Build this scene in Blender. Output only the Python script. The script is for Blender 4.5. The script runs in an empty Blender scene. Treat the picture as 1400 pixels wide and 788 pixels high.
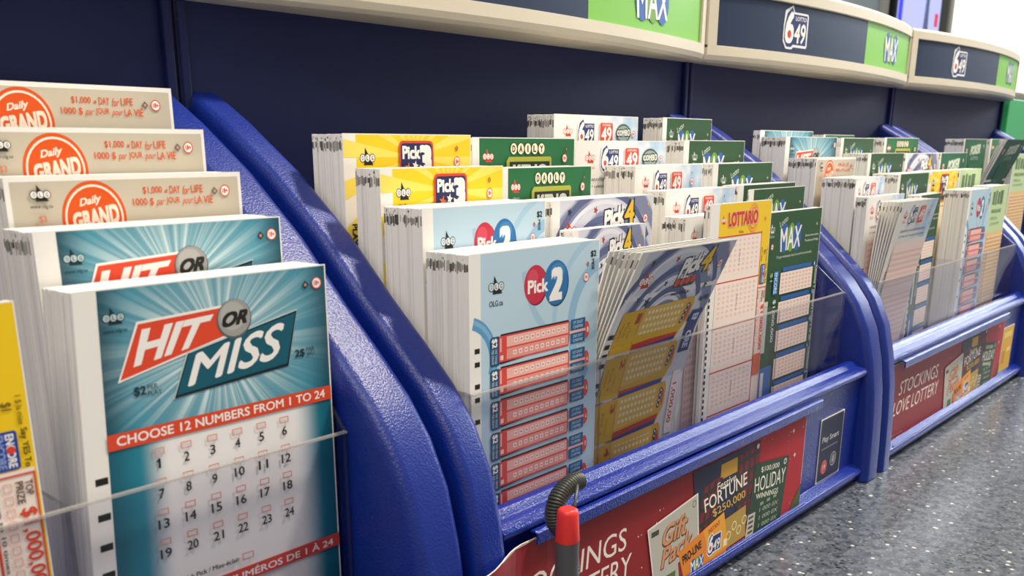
import bpy, math, random
from mathutils import Vector, Matrix
S = bpy.context.scene
COL = S.collection
random.seed(4)

# ------------------------------------------------------------------ camera, sky, lamps, exposure
def camera():
    f = 1315.7; cx, cy = 698.7, 591.7
    yaw, pi, ro = [math.radians(a) for a in (40.397, 16.694, .1645)]
    h = Vector((math.cos(yaw), math.sin(yaw), 0)); r = Vector((math.sin(yaw), -math.cos(yaw), 0))
    c, s = math.cos(pi), math.sin(pi)
    fw = c*h - Vector((0, 0, s)); up = s*h + Vector((0, 0, c))
    r2 = math.cos(ro)*r + math.sin(ro)*up; u2 = -math.sin(ro)*r + math.cos(ro)*up
    cam = bpy.data.cameras.new('camera'); o = bpy.data.objects.new('camera', cam); COL.objects.link(o)
    m = Matrix((r2, u2, -fw)).transposed().to_4x4(); m.translation = Vector((-.2285, -.2251, .2133))
    o.matrix_world = m
    cam.sensor_width = 36; cam.sensor_fit = 'HORIZONTAL'; cam.lens = 36*f/1400
    cam.shift_x = -(cx-700)/1400; cam.shift_y = (cy-394)/1400
    cam.clip_start = .01; cam.clip_end = 50
    cam.dof.use_dof = True; cam.dof.focus_distance = .46; cam.dof.aperture_fstop = 26
    S.camera = o
camera()
S.view_settings.view_transform = 'Standard'
try: S.view_settings.look = 'None'
except Exception: pass
S.view_settings.gamma = 1; S.view_settings.use_curve_mapping = False
S.view_settings.exposure = -.08
S.cycles.transparent_max_bounces = 32
W_ = bpy.data.worlds.new('room_light'); S.world = W_; W_.use_nodes = True
bg = W_.node_tree.nodes['Background']; bg.inputs[0].default_value = (1, .95, .87, 1); bg.inputs[1].default_value = .46
def area(name, loc, aim, size, power, col, sy=None):
    l = bpy.data.lights.new(name, 'AREA'); l.size = size; l.energy = power; l.color = col
    if sy: l.shape = 'RECTANGLE'; l.size_y = sy
    o = bpy.data.objects.new(name, l); COL.objects.link(o); o.location = loc
    o.rotation_euler = (Vector(aim)-Vector(loc)).to_track_quat('-Z', 'Y').to_euler()
area('ceiling_lamp', (1.0, -.45, 1.9), (.2, .05, .12), .2, 58, (1, .90, .76))
area('ceiling_panel', (-1.3, -.7, 1.9), (.1, .05, .12), 1.0, 29, (1, .91, .8))
area('window_light', (3.6, -.5, 1.3), (.9, 0, .15), 1.2, 60, (.86, .93, 1), .9)

# ------------------------------------------------------------------ materials
def lin(h):
    h = h.lstrip('#'); v = [int(h[i:i+2], 16)/255 for i in (0, 2, 4)]
    return tuple(c/12.92 if c <= .04045 else ((c+.055)/1.055)**2.4 for c in v)+(1,)
_m = {}
def base(name):
    m = bpy.data.materials.new(name); m.use_nodes = True
    return m, m.node_tree, m.node_tree.nodes['Principled BSDF']
def ink(hexc, rough=.5, spec=.3):
    k = ('ink', hexc, rough)
    if k not in _m:
        m, t, b = base('print_'+hexc.strip('#')); b.inputs['Base Color'].default_value = lin(hexc)
        b.inputs['Roughness'].default_value = rough; b.inputs['Specular IOR Level'].default_value = spec
        _m[k] = m
    return _m[k]
def N(t, typ, **kw):
    n = t.nodes.new(typ)
    for k, v in kw.items(): setattr(n, k, v)
    return n
def math_(t, op, a, b=None, clamp=False):
    n = N(t, 'ShaderNodeMath', operation=op); n.use_clamp = clamp
    for i, v in enumerate((a, b)):
        if v is None: continue
        if isinstance(v, (int, float)): n.inputs[i].default_value = v
        else: t.links.new(v, n.inputs[i])
    return n.outputs[0]
def sstep(t, x, a, b):
    n = N(t, 'ShaderNodeMapRange', interpolation_type='SMOOTHSTEP'); t.links.new(x, n.inputs[0])
    n.inputs[1].default_value = a; n.inputs[2].default_value = b; return n.outputs[0]
def mixc(t, f, a, b):
    n = N(t, 'ShaderNodeMix', data_type='RGBA')
    if isinstance(f, (int, float)): n.inputs[0].default_value = f
    else: t.links.new(f, n.inputs[0])
    for i, v in ((6, a), (7, b)):
        if isinstance(v, tuple): n.inputs[i].default_value = v
        else: t.links.new(v, n.inputs[i])
    return n.outputs[2]
def plastic(name, hexc, rough, bump, scale):
    m, t, b = base(name)
    no = N(t, 'ShaderNodeTexNoise'); no.inputs['Scale'].default_value = scale; no.inputs['Detail'].default_value = 2
    tc = N(t, 'ShaderNodeTexCoord'); t.links.new(tc.outputs['Object'], no.inputs['Vector'])
    bp = N(t, 'ShaderNodeBump'); bp.inputs['Strength'].default_value = bump; bp.inputs['Distance'].default_value = .0006
    t.links.new(no.outputs[0], bp.inputs['Height']); t.links.new(bp.outputs[0], b.inputs['Normal'])
    b.inputs['Base Color'].default_value = lin(hexc); b.inputs['Roughness'].default_value = rough
    b.inputs['Specular IOR Level'].default_value = .5
    return m
BLUE = plastic('moulded_blue_plastic', '#0b2780', .36, .4, 1250)
RAIL = plastic('rail_blue_plastic', '#0b2786', .25, .5, 1200)
NAVY = plastic('navy_panel_plastic', '#1a2352', .5, .05, 500); NAVY.node_tree.nodes['Principled BSDF'].inputs['Specular IOR Level'].default_value = .28
BEIGE = plastic('beige_frame_plastic', '#d6cdb9', .5, .1, 900)
PAPER = ink('#efece6', .65, .2); PAPER2 = ink('#e2dfda', .7, .2); MARK = ink('#56524e', .8, .1)
def clear_plastic():
    m, t, b = base('clear_acrylic'); out = t.nodes['Material Output']
    tr = N(t, 'ShaderNodeBsdfTransparent'); tr.inputs[0].default_value = (.92, .92, .945, 1)
    gl = N(t, 'ShaderNodeBsdfGlossy'); gl.inputs['Roughness'].default_value = .06; gl.inputs[0].default_value = (1, 1, 1, 1)
    lw = N(t, 'ShaderNodeLayerWeight'); lw.inputs[0].default_value = .5
    fr = math_(t, 'ADD', math_(t, 'MULTIPLY', math_(t, 'POWER', lw.outputs['Facing'], 5), .4), .022)
    mx = N(t, 'ShaderNodeMixShader'); t.links.new(fr, mx.inputs[0])
    t.links.new(tr.outputs[0], mx.inputs[1]); t.links.new(gl.outputs[0], mx.inputs[2]); t.links.new(mx.outputs[0], out.inputs[0])
    return m
ACR = clear_plastic()
def edge_plastic(name, c, fac):
    m, t, b = base(name); out = t.nodes['Material Output']
    b.inputs['Base Color'].default_value = lin(c); b.inputs['Roughness'].default_value = .25
    tr = N(t, 'ShaderNodeBsdfTransparent'); mx = N(t, 'ShaderNodeMixShader'); mx.inputs[0].default_value = fac
    t.links.new(tr.outputs[0], mx.inputs[1]); t.links.new(b.outputs[0], mx.inputs[2]); t.links.new(mx.outputs[0], out.inputs[0])
    return m
ACE = edge_plastic('polished_acrylic_edge', '#b4b0ac', .45)
ACD = edge_plastic('dark_acrylic_edge', '#45454a', .5)
def counter_mat():
    m, t, b = base('speckled_stone'); tc = N(t, 'ShaderNodeTexCoord')
    def vor(scale, r, a):
        v = N(t, 'ShaderNodeTexVoronoi'); v.inputs['Scale'].default_value = scale; v.inputs['Randomness'].default_value = 1
        t.links.new(tc.outputs['Object'], v.inputs['Vector'])
        d = sstep(t, v.outputs['Distance'], r, r*.55)
        sp = N(t, 'ShaderNodeSeparateColor'); t.links.new(v.outputs['Color'], sp.inputs[0])
        return math_(t, 'MULTIPLY', d, sstep(t, sp.outputs[0], a, a+.02)), sp
    no = N(t, 'ShaderNodeTexNoise'); no.inputs['Scale'].default_value = 160; no.inputs['Detail'].default_value = 6; no.inputs['Roughness'].default_value = .7
    t.links.new(tc.outputs['Object'], no.inputs['Vector'])
    c0 = mixc(t, sstep(t, no.outputs[0], .35, .68), lin('#363c44'), lin('#666d75'))
    w, sp = vor(210, .3, .8); k, _ = vor(290, .4, .5); w2, _ = vor(420, .4, .6)
    c1 = mixc(t, k, c0, lin('#1d1f24')); c2 = mixc(t, w2, c1, lin('#777a7b')); c3 = mixc(t, w, c2, lin('#c3c0b8'))
    t.links.new(c3, b.inputs['Base Color']); b.inputs['Roughness'].default_value = .28
    return m
COUNTER = counter_mat()
def burst():
    m, t, b = base('teal_sunburst_print'); uv = N(t, 'ShaderNodeUVMap'); sp = N(t, 'ShaderNodeSeparateXYZ'); t.links.new(uv.outputs[0], sp.inputs[0])
    x = math_(t, 'MULTIPLY', sp.outputs[0], 100); y = math_(t, 'MULTIPLY', sp.outputs[1], 100)   # millimetres on the slip
    dx = math_(t, 'SUBTRACT', x, 43); dy = math_(t, 'SUBTRACT', y, 20)
    an = math_(t, 'ARCTAN2', dy, dx); rr = math_(t, 'SQRT', math_(t, 'ADD', math_(t, 'MULTIPLY', dx, dx), math_(t, 'MULTIPLY', dy, dy)))
    no = N(t, 'ShaderNodeTexNoise', noise_dimensions='1D'); no.inputs['Scale'].default_value = 7; no.inputs['Detail'].default_value = 3; no.inputs['Roughness'].default_value = .65
    t.links.new(an, no.inputs['W'])
    ray = sstep(t, no.outputs[0], .4, .68)
    fall = sstep(t, rr, 44, 8)
    inten = math_(t, 'MULTIPLY', math_(t, 'ADD', math_(t, 'MULTIPLY', ray, .8), .25), fall, True)
    edge = math_(t, 'MULTIPLY', sstep(t, x, 6, 17), sstep(t, x, 84, 70))
    teal = mixc(t, edge, lin('#0d4a5c'), lin('#2a8ba4'))
    top = mixc(t, inten, teal, lin('#d5e9ea'))
    lowf = math_(t, 'MULTIPLY', sstep(t, x, 15, 25), sstep(t, x, 78, 67))
    low = mixc(t, lowf, mixc(t, edge, lin('#0f5c70'), lin('#1f8299')), lin('#f1efee'))
    isl = math_(t, 'GREATER_THAN', y, 43)
    t.links.new(mixc(t, isl, top, low), b.inputs['Base Color']); b.inputs['Roughness'].default_value = .45
    return m
BURST = burst()
def sky_print():
    m, t, b = base('pale_sky_print'); uv = N(t, 'ShaderNodeUVMap'); sp = N(t, 'ShaderNodeSeparateXYZ'); t.links.new(uv.outputs[0], sp.inputs[0])
    tc = uv.outputs[0]
    no = N(t, 'ShaderNodeTexNoise'); no.inputs['Scale'].default_value = 5; no.inputs['Detail'].default_value = 4; t.links.new(tc, no.inputs['Vector'])
    f = math_(t, 'MULTIPLY', sstep(t, no.outputs[0], .3, .6), sstep(t, sp.outputs[0], .25, .75))
    t.links.new(mixc(t, f, lin('#f2f0ec'), lin('#a9c9e6')), b.inputs['Base Color']); b.inputs['Roughness'].default_value = .5
    return m
SKY = sky_print()
def swirl_print():
    m, t, b = base('grey_blue_swirl_print'); uv = N(t, 'ShaderNodeUVMap')
    mp = N(t, 'ShaderNodeMapping'); mp.inputs['Location'].default_value = (-.45, -.55, 0); t.links.new(uv.outputs[0], mp.inputs[0])
    wv = N(t, 'ShaderNodeTexWave', wave_type='RINGS', rings_direction='SPHERICAL'); wv.inputs['Scale'].default_value = 2.2
    wv.inputs['Distortion'].default_value = 3.5; wv.inputs['Detail'].default_value = 2; wv.inputs['Detail Scale'].default_value = 1.2
    t.links.new(mp.outputs[0], wv.inputs['Vector'])
    t.links.new(mixc(t, sstep(t, wv.outputs['Fac'], .3, .8), lin('#7e86a6'), lin('#d3d5e2')), b.inputs['Base Color']); b.inputs['Roughness'].default_value = .5
    return m
SWIRL = swirl_print()
SPECIAL = {'BURST': BURST, 'SKY': SKY, 'SWIRL': SWIRL, 'PAPER': PAPER}
def mat(c): return c if not isinstance(c, str) else SPECIAL.get(c) or ink(c)

# ------------------------------------------------------------------ objects
def link(name, me, parent=None):
    o = bpy.data.objects.new(name, me); COL.objects.link(o); o.parent = parent; return o
def thing(name, label, cat, loc=(0, 0, 0), rz=0, group=None):
    o = bpy.data.objects.new(name, None); COL.objects.link(o); o.location = loc; o.rotation_euler = (0, 0, rz)
    o.empty_display_size = .02; return tag(o, label, cat, group)
def tag(o, label, cat, group=None):
    o['label'] = label; o['category'] = cat
    if group: o['group'] = group
    return o
class MB:
    def __init__(s): s.v = []; s.f = []; s.m = []; s.mats = []; s.sm = []
    def mi(s, m):
        if m not in s.mats: s.mats.append(m)
        return s.mats.index(m)
    def add(s, vs, fs, m, smooth=False):
        b = len(s.v); s.v += [tuple(v) for v in vs]; k = s.mi(m)
        for f in fs: s.f.append([b+i for i in f]); s.m.append(k); s.sm.append(smooth)
    def box(s, a, b, m):
        x0, y0, z0 = a; x1, y1, z1 = b
        s.add([(x0, y0, z0), (x1, y0, z0), (x1, y1, z0), (x0, y1, z0), (x0, y0, z1), (x1, y0, z1), (x1, y1, z1), (x0, y1, z1)],
              [(0, 3, 2, 1), (4, 5, 6, 7), (0, 1, 5, 4), (1, 2, 6, 5), (2, 3, 7, 6), (3, 0, 4, 7)], m)
    def prism(s, prof, x0, x1, m, smooth=False):            # profile in (y, z), counter-clockwise seen from +x
        n = len(prof)
        s.add([(x0, y, z) for y, z in prof]+[(x1, y, z) for y, z in prof],
              [(i, (i+1) % n, n+(i+1) % n, n+i) for i in range(n)]+[tuple(range(n))[::-1], tuple(range(n, 2*n))], m, smooth)
    def tube(s, pts, rad, m, k=10, closed=True):
        pts = [Vector(p) for p in pts]; n = len(pts); vs = []; fs = []
        t0 = (pts[1]-pts[0]).normalized(); a = t0.orthogonal().normalized()
        for i, p in enumerate(pts):
            t = (pts[min(i+1, n-1)]-pts[max(i-1, 0)]).normalized()
            a = (a-t*a.dot(t)).normalized(); b = t.cross(a); r = rad[i] if isinstance(rad, list) else rad
            vs += [p+(a*math.cos(q*2*math.pi/k)+b*math.sin(q*2*math.pi/k))*r for q in range(k)]
        for i in range(n-1):
            for q in range(k): fs.append((i*k+q, i*k+(q+1) % k, (i+1)*k+(q+1) % k, (i+1)*k+q))
        s.add(vs, fs, m, True)
        if closed: s.add(vs[:k], [tuple(range(k))[::-1]], m); s.add(vs[-k:], [tuple(range(k))], m)
    def build(s, name, parent=None, bevel=0, seg=2):
        me = bpy.data.meshes.new(name); me.from_pydata(s.v, [], s.f)
        for m in s.mats: me.materials.append(m)
        me.polygons.foreach_set('material_index', s.m); me.polygons.foreach_set('use_smooth', s.sm); me.update()
        o = link(name, me, parent)
        if bevel:
            md = o.modifiers.new('bevel', 'BEVEL'); md.width = bevel; md.segments = seg; md.limit_method = 'ANGLE'; md.angle_limit = math.radians(35)
        return o

# ------------------------------------------------------------------ printing
TS = bpy.data.scenes.new('type_setting'); _g = {}
def glyphs(s, bold, shear):
    k = (s, 0, shear)
    if k not in _g:
        c = bpy.data.curves.new('type', 'FONT'); c.body = s; c.size = 1; c.shear = shear; c.resolution_u = 3
        o = bpy.data.objects.new('type', c); TS.collection.objects.link(o); vl = TS.view_layers[0]; vl.update()
        e = o.evaluated_get(vl.depsgraph); me = e.to_mesh()
        vs = [(v.co.x, v.co.y) for v in me.vertices]; fs = [tuple(p.vertices) for p in me.polygons]; e.to_mesh_clear()
        bpy.data.objects.remove(o); bpy.data.curves.remove(c)
        x0 = min(v[0] for v in vs); x1 = max(v[0] for v in vs); y0 = min(v[1] for v in vs); y1 = max(v[1] for v in vs)
        _g[k] = ([((x-x0)/(x1-x0), (y1-y)/(y1-y0)) for x, y in vs], fs, x1-x0, y1-y0)
    return _g[k]
class Art:
    """Flat printing in millimetres: x to the right, v downwards from the top edge."""
    def __init__(s, W, H, cut=999, ax=1): s.W = W; s.H = H; s.cut = cut; s.ax = ax; s.v = []; s.f = []; s.m = []; s.mats = []; s.n = 0
    def mi(s, c):
        m = mat(c)
        if m not in s.mats: s.mats.append(m)
        return s.mats.index(m)
    def raw(s, pts, faces, c, layer=None):
        if layer is None: s.n += 1; layer = s.n
        b = len(s.v); s.v += [(x, v, layer) for x, v in pts]; k = s.mi(c)
        for f in faces: s.f.append([b+i for i in f]); s.m.append(k)
    def clip(s, P):
        for ax, lim, sg in ((0, .3, 1), (0, s.W-.3, -1), (1, .3, 1), (1, s.H-.3, -1)):
            Q = []
            for i in range(len(P)):
                a, b = P[i-1], P[i]; ia = (a[ax]-lim)*sg >= 0; ib = (b[ax]-lim)*sg >= 0
                if ia != ib:
                    t = (lim-a[ax])/(b[ax]-a[ax]); Q.append((a[0]+(b[0]-a[0])*t, a[1]+(b[1]-a[1])*t))
                if ib: Q.append(b)
            P = Q
            if len(P) < 3: return []
        return P
    def poly(s, P, c, layer=None):
        P = s.clip(list(P))
        if not P: return
        if layer is None: s.n += 1; layer = s.n
        lo = min(p[s.ax] for p in P); hi = max(p[s.ax] for p in P); k = int(lo/s.cut)
        while k*s.cut < hi:                                  # sliced so that the print can follow a curved sheet
            Q = s.half(s.half(P, s.ax, k*s.cut, 1), s.ax, (k+1)*s.cut, -1); k += 1
            if len(Q) > 2: s.raw(Q, [tuple(range(len(Q)))], c, layer)
    def half(s, P, ax, lim, sg):
        Q = []
        for i in range(len(P)):
            a, b = P[i-1], P[i]; ia = (a[ax]-lim)*sg >= 0; ib = (b[ax]-lim)*sg >= 0
            if ia != ib:
                t = (lim-a[ax])/(b[ax]-a[ax]); Q.append((a[0]+(b[0]-a[0])*t, a[1]+(b[1]-a[1])*t))
            if ib: Q.append(b)
        return Q
    def rect(s, x0, v0, x1, v1, c, layer=None, dx=12, dv=6):
        nx = max(1, math.ceil((x1-x0)/dx)); nv = max(1, math.ceil((v1-v0)/dv))
        pts = [(x0+(x1-x0)*i/nx, v0+(v1-v0)*j/nv) for j in range(nv+1) for i in range(nx+1)]
        s.raw(pts, [(j*(nx+1)+i, j*(nx+1)+i+1, (j+1)*(nx+1)+i+1, (j+1)*(nx+1)+i) for j in range(nv) for i in range(nx)], c, layer)
    def grid(s, x0, v0, nx, nv, px, pv, w, h, c, skip=None):
        pts = []; fs = []
        for j in range(nv):
            for i in range(nx):
                if skip and skip(i, j): continue
                b = len(pts); x = x0+i*px; v = v0+j*pv
                pts += [(x, v), (x+w, v), (x+w, v+h), (x, v+h)]; fs.append((b, b+1, b+2, b+3))
        s.raw(pts, fs, c)
    def ell(s, x, v, rx, rv, c, layer=None, n=28): s.poly([(x+rx*math.cos(a*2*math.pi/n), v+rv*math.sin(a*2*math.pi/n)) for a in range(n)], c, layer)
    def ring(s, x, v, r, w, c, a0=0, a1=360, n=36, asp=1):
        s.n += 1
        for i in range(n):
            A, B = [math.radians(a0+(a1-a0)*q/n) for q in (i, i+1)]
            s.poly([(x+q*math.cos(t), v+q*math.sin(t)*asp) for q, t in ((r-w, A), (r, A), (r, B), (r-w, B))], c, s.n)
    def rrect(s, x0, v0, x1, v1, r, c):
        P = []
        for cx, cv, a in ((x1-r, v0+r, -90), (x1-r, v1-r, 0), (x0+r, v1-r, 90), (x0+r, v0+r, 180)):
            P += [(cx+r*math.cos(math.radians(a+q*22.5)), cv+r*math.sin(math.radians(a+q*22.5))) for q in range(5)]
        s.poly(P, c)
    def frame(s, x0, v0, x1, v1, w, c):
        s.n += 1
        for q in ((x0, v0, x1, v0+w), (x0, v1-w, x1, v1), (x0, v0+w, x0+w, v1-w), (x1-w, v0+w, x1, v1-w)):
            a, b, d, e = q; s.rect(a, b, d, e, c, s.n)
    def tq(s, txt, q, c, bold=.02, shear=0):                # text stretched over a quad: top left, top right, bottom right, bottom left
        vs, fs, gw, gh = glyphs(txt, bold, shear); s.n += 1
        bx, by = bold/gw, bold/gh*.8; fx, fy = 1-2*bx, 1-2*by   # heavier strokes: the same letters struck again a hair aside
        hits = [(0, 0)] if bold < .004 else [(-1, 0), (1, 0), (0, -1), (0, 1)] if bold < .03 else [(-1, -1), (1, -1), (-1, 1), (1, 1), (0, 0), (1, 0), (-1, 0)]
        for i, (hx, hy) in enumerate(hits):
            P = []
            for u, w in vs:
                u = bx*(1+hx)+u*fx; w = by*(1+hy)+w*fy
                P.append(tuple((q[0][k]*(1-u)+q[1][k]*u)*(1-w)+(q[3][k]*(1-u)+q[2][k]*u)*w for k in (0, 1)))
            s.raw(P, fs, c, s.n+.1*i)
    def t(s, txt, x0, v0, x1, v1, c, bold=.02, shear=0, rot=0):
        q = [(x0, v0), (x1, v0), (x1, v1), (x0, v1)]
        s.tq(txt, q[rot:]+q[:rot] if rot else q, c, bold, shear)
    def star(s, x, v, r, c, rot=0, n=5):
        s.poly([(x+(r if i % 2 == 0 else r*.42)*math.sin(i*math.pi/n+rot), v-(r if i % 2 == 0 else r*.42)*math.cos(i*math.pi/n+rot)) for i in range(2*n)], c)
    def build(s, name, parent=None, fn=None, thick=.0003, step=4e-5, sheet=True):
        vs = list(s.v); fs = list(s.f); ms = list(s.m); mats = list(s.mats)
        step = min(step, .0006/max(1, s.n))
        if sheet:                                            # the slip of paper itself
            mats = mats+[PAPER]; k = len(mats)-1; b = len(vs); nv = math.ceil(s.H/4); nx = math.ceil(s.W/4); r = nx+1
            for lay in (0, -1):
                vs += [(s.W*i/nx, s.H*j/nv, lay) for j in range(nv+1) for i in range(r)]
            e = r*(nv+1)
            for j in range(nv):
                for i in range(nx):
                    q = b+j*r+i; fs += [[q, q+1, q+r+1, q+r], [q+e, q+e+r, q+e+r+1, q+e+1]]; ms += [k]*2
                q = b+j*r; fs += [[q, q+r, q+e+r, q+e], [q+nx, q+e+nx, q+e+r+nx, q+r+nx]]; ms += [k]*2
            for i in range(nx):
                q = b+i; w = b+nv*r+i; fs += [[q, q+e, q+e+1, q+1], [w, w+1, w+e+1, w+e]]; ms += [k]*2
        def pos(x, v, l):
            d = (thick+l*step) if l >= 0 else 0
            if fn: return fn(x, v, d)
            return (x*.001, -d, (s.H-v)*.001)
        me = bpy.data.meshes.new(name); me.from_pydata([pos(*p) for p in vs], [], fs)
        for m in mats: me.materials.append(m)
        me.polygons.foreach_set('material_index', ms)
        uv = me.uv_layers.new(name='UVMap'); L = [0]*(2*len(me.loops))
        for i, lp in enumerate(me.loops): p = vs[lp.vertex_index]; L[2*i] = p[0]*.01; L[2*i+1] = p[1]*.01
        uv.data.foreach_set('uv', L); me.update()
        return link(name, me, parent) if parent is not None or fn else me

WH = '#f4f1ec'; BK = '#22211f'; RD = '#d9432f'
def agency(a, x, v, c=BK, k=1.0, url=True, fg=WH):
    a.poly([(x-.9*k, v-3*k), (x+2.6*k, v+2*k), (x-1.6*k, v+2*k)], c)
    for i, ch in enumerate('OLG'):
        a.ell(x-2.1*k+2.1*k*i, v, 1.25*k, 1.25*k, c); a.ell(x-2.1*k+2.1*k*i, v, 1.02*k, 1.02*k, fg)
        a.t(ch, x-2.5*k+2.1*k*i, v-.6*k, x-1.7*k+2.1*k*i, v+.6*k, c)
    if url: a.t('OLG.ca', x-2.6*k, v+3*k, x+3*k, v+4.4*k, c, .0)
def age(a, x, v, r=1.9):
    a.ell(x, v, r, r, WH); a.ring(x, v, r, r*.17, RD); a.t('18+', x-r*.55, v-r*.42, x+r*.6, v+r*.42, RD, .03)
def diamond(a, x, v, r=1.3, c='#26323c'):
    a.poly([(x, v-r), (x+r, v), (x, v+r), (x-r, v)], c); a.poly([(x, v-r*.5), (x+r*.5, v), (x, v+r*.5), (x-r*.5, v)], '#c98a7a')
def marks(a, v0, n, step, x=2.6, w=2.6, h=1.9):
    for i in range(n): a.rect(x, v0+i*step, x+w, v0+i*step+h, BK)

def art_hit():
    a = Art(83, 165); a.rect(6.5, .4, 82.5, 164, 'BURST', dx=20, dv=10)
    for v in (52, 62.5, 71.5, 80, 94, 104, 113, 123): a.rect(2.4, v, 6, v+2.1, BK)
    agency(a, 10.8, 8, '#123038', .95, False, '#b9cdd0'); a.t('www.olg.ca', 7.6, 11, 14.4, 12.4, '#123038', 0)
    a.poly([(10.6, 26.3), (17.1, 10), (44, 8.6), (45.5, 18.2)], WH); a.poly([(11.4, 25.6), (17.6, 10.7), (43.5, 9.4), (44.7, 17.8)], '#e2492b')
    a.tq('HIT', [(18.6, 12.3), (41.2, 10.9), (35.4, 19.3), (15.4, 22.5)], WH, .04, .0)
    a.poly([(26.6, 34), (31.7, 20.9), (71, 13.1), (66.7, 30.9)], '#bcd3d6'); a.poly([(27, 33.9), (32, 21.4), (70.8, 13.5), (66.6, 30.9)], '#10232b'); a.poly([(27.8, 33), (32.4, 21.6), (70.2, 14.2), (66.1, 30)], '#135a6c')
    a.tq('MISS', [(34.8, 21.6), (66.6, 16.2), (62.6, 27.8), (31.2, 31.3)], WH, .022, .0)
    a.ell(48, 13.2, 6, 6, '#5c5f60'); a.ell(48.1, 12.9, 5.6, 5.6, '#a09f9b'); a.ell(47.6, 12.3, 4.3, 4.3, '#b3b2ae')
    a.tq('OR', [(44.2, 11), (53, 10.6), (52.2, 15), (43.6, 15.6)], BK, .05, .25)
    a.t('$2', 15, 28.2, 18.6, 31.2, '#163a46', .03); a.t('PER', 19, 28.2, 22.2, 29.6, '#163a46', .0); a.t('PLAY', 19, 30, 23.3, 31.4, '#163a46', .0)
    a.t('2$', 69.2, 26.2, 73, 29, '#163a46', .03); a.t('PAR', 73.6, 26, 76.8, 27.4, '#163a46', .0); a.t('JEU', 73.6, 27.8, 76.6, 29.1, '#163a46', .0)
    age(a, 79, 5.6); diamond(a, 74.6, 5.8)
    a.rect(6.5, 40.3, 82.5, 45, '#dd4b2c'); a.t('CHOOSE 12 NUMBERS FROM 1 TO 24', 9, 41.2, 80, 44, WH, .02)
    for r in range(4):
        for c in range(6):
            x = 21+c*8.5; v = 50.4+r*9.35; n = str(r*6+c+1); w = 2.6 if len(n) > 1 else .5 if n == '1' else 1.3
            if n == '1': a.poly([(x-.1, v), (x-.1, v+.75), (x-.9, v+1.1), (x-.9, v+.6)], BK)
            a.t(n, x-w/1.5, v, x+w/1.5, v+3, BK, .018); a.frame(x-1.7, v-3.2, x+1.7, v-1.1, .35, '#d99a90')
    a.t('Quick Pick / Mise-éclair', 24, 89.3, 44.5, 91.2, BK, .02); a.frame(45.5, 88.8, 49.5, 91.2, .35, '#d99a90')
    a.rect(6.5, 93.6, 82.5, 98.3, '#d5463a'); a.t('CHOISISSEZ 12 NUMÉROS DE 1 À 24', 9, 94.4, 80, 97.4, WH, .02)
    return a
def art_grand():
    a = Art(83, 165); a.rect(1.6, 1.5, 81.8, 164, '#c4bba8', dx=20, dv=10)
    OR = '#dc5414'; PL = '#f0e3d0'
    a.ell(27.2, 12.8, 10.8, 11.2, OR, n=48); a.ring(27.2, 12.8, 9.8, .7, PL, asp=1.03)
    a.tq('Daily', [(22.4, 6.9), (29.8, 5.5), (30, 8.6), (22.6, 9.8)], PL, .03, .25)
    a.tq('GRAND', [(19.6, 11), (35.2, 8.4), (35.6, 14.6), (20, 16)], PL, .05)
    a.t('$1,000', 44.6, 3.9, 51.6, 6.3, OR, .012); a.t('a', 52.4, 5, 53.6, 6, OR, .01, .3); a.t('DAY', 54.4, 3.9, 58.4, 6.3, OR, .012); a.t('for', 59.2, 4, 62, 6.8, OR, .0, .4); a.t('LIFE', 62.6, 3.9, 67.2, 6.3, OR, .012)
    a.t('1000 $', 40.6, 7.4, 48.2, 9.9, OR, .012); a.t('par', 49, 8.2, 52.2, 10.4, OR, 0, .4); a.t('JOUR', 52.9, 7.4, 58, 9.9, OR, .012); a.t('pour', 58.8, 8.2, 63, 10.4, OR, 0, .4); a.t('LA VIE', 63.6, 7.4, 70.8, 9.9, OR, .012)
    age(a, 76, 6, 1.9); diamond(a, 71.8, 6, 1.3, '#6b6660')
    agency(a, 10.4, 5.2, BK, .95, False); a.t('www.olg.ca', 6.8, 8, 13.8, 9.4, BK, .01)
    a.t('$3', 9, 11.2, 11.4, 13.4, '#d07a56', .02); a.t('PER PLAY', 7, 14, 13.6, 15, '#d07a56', .01)
    return a
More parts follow.
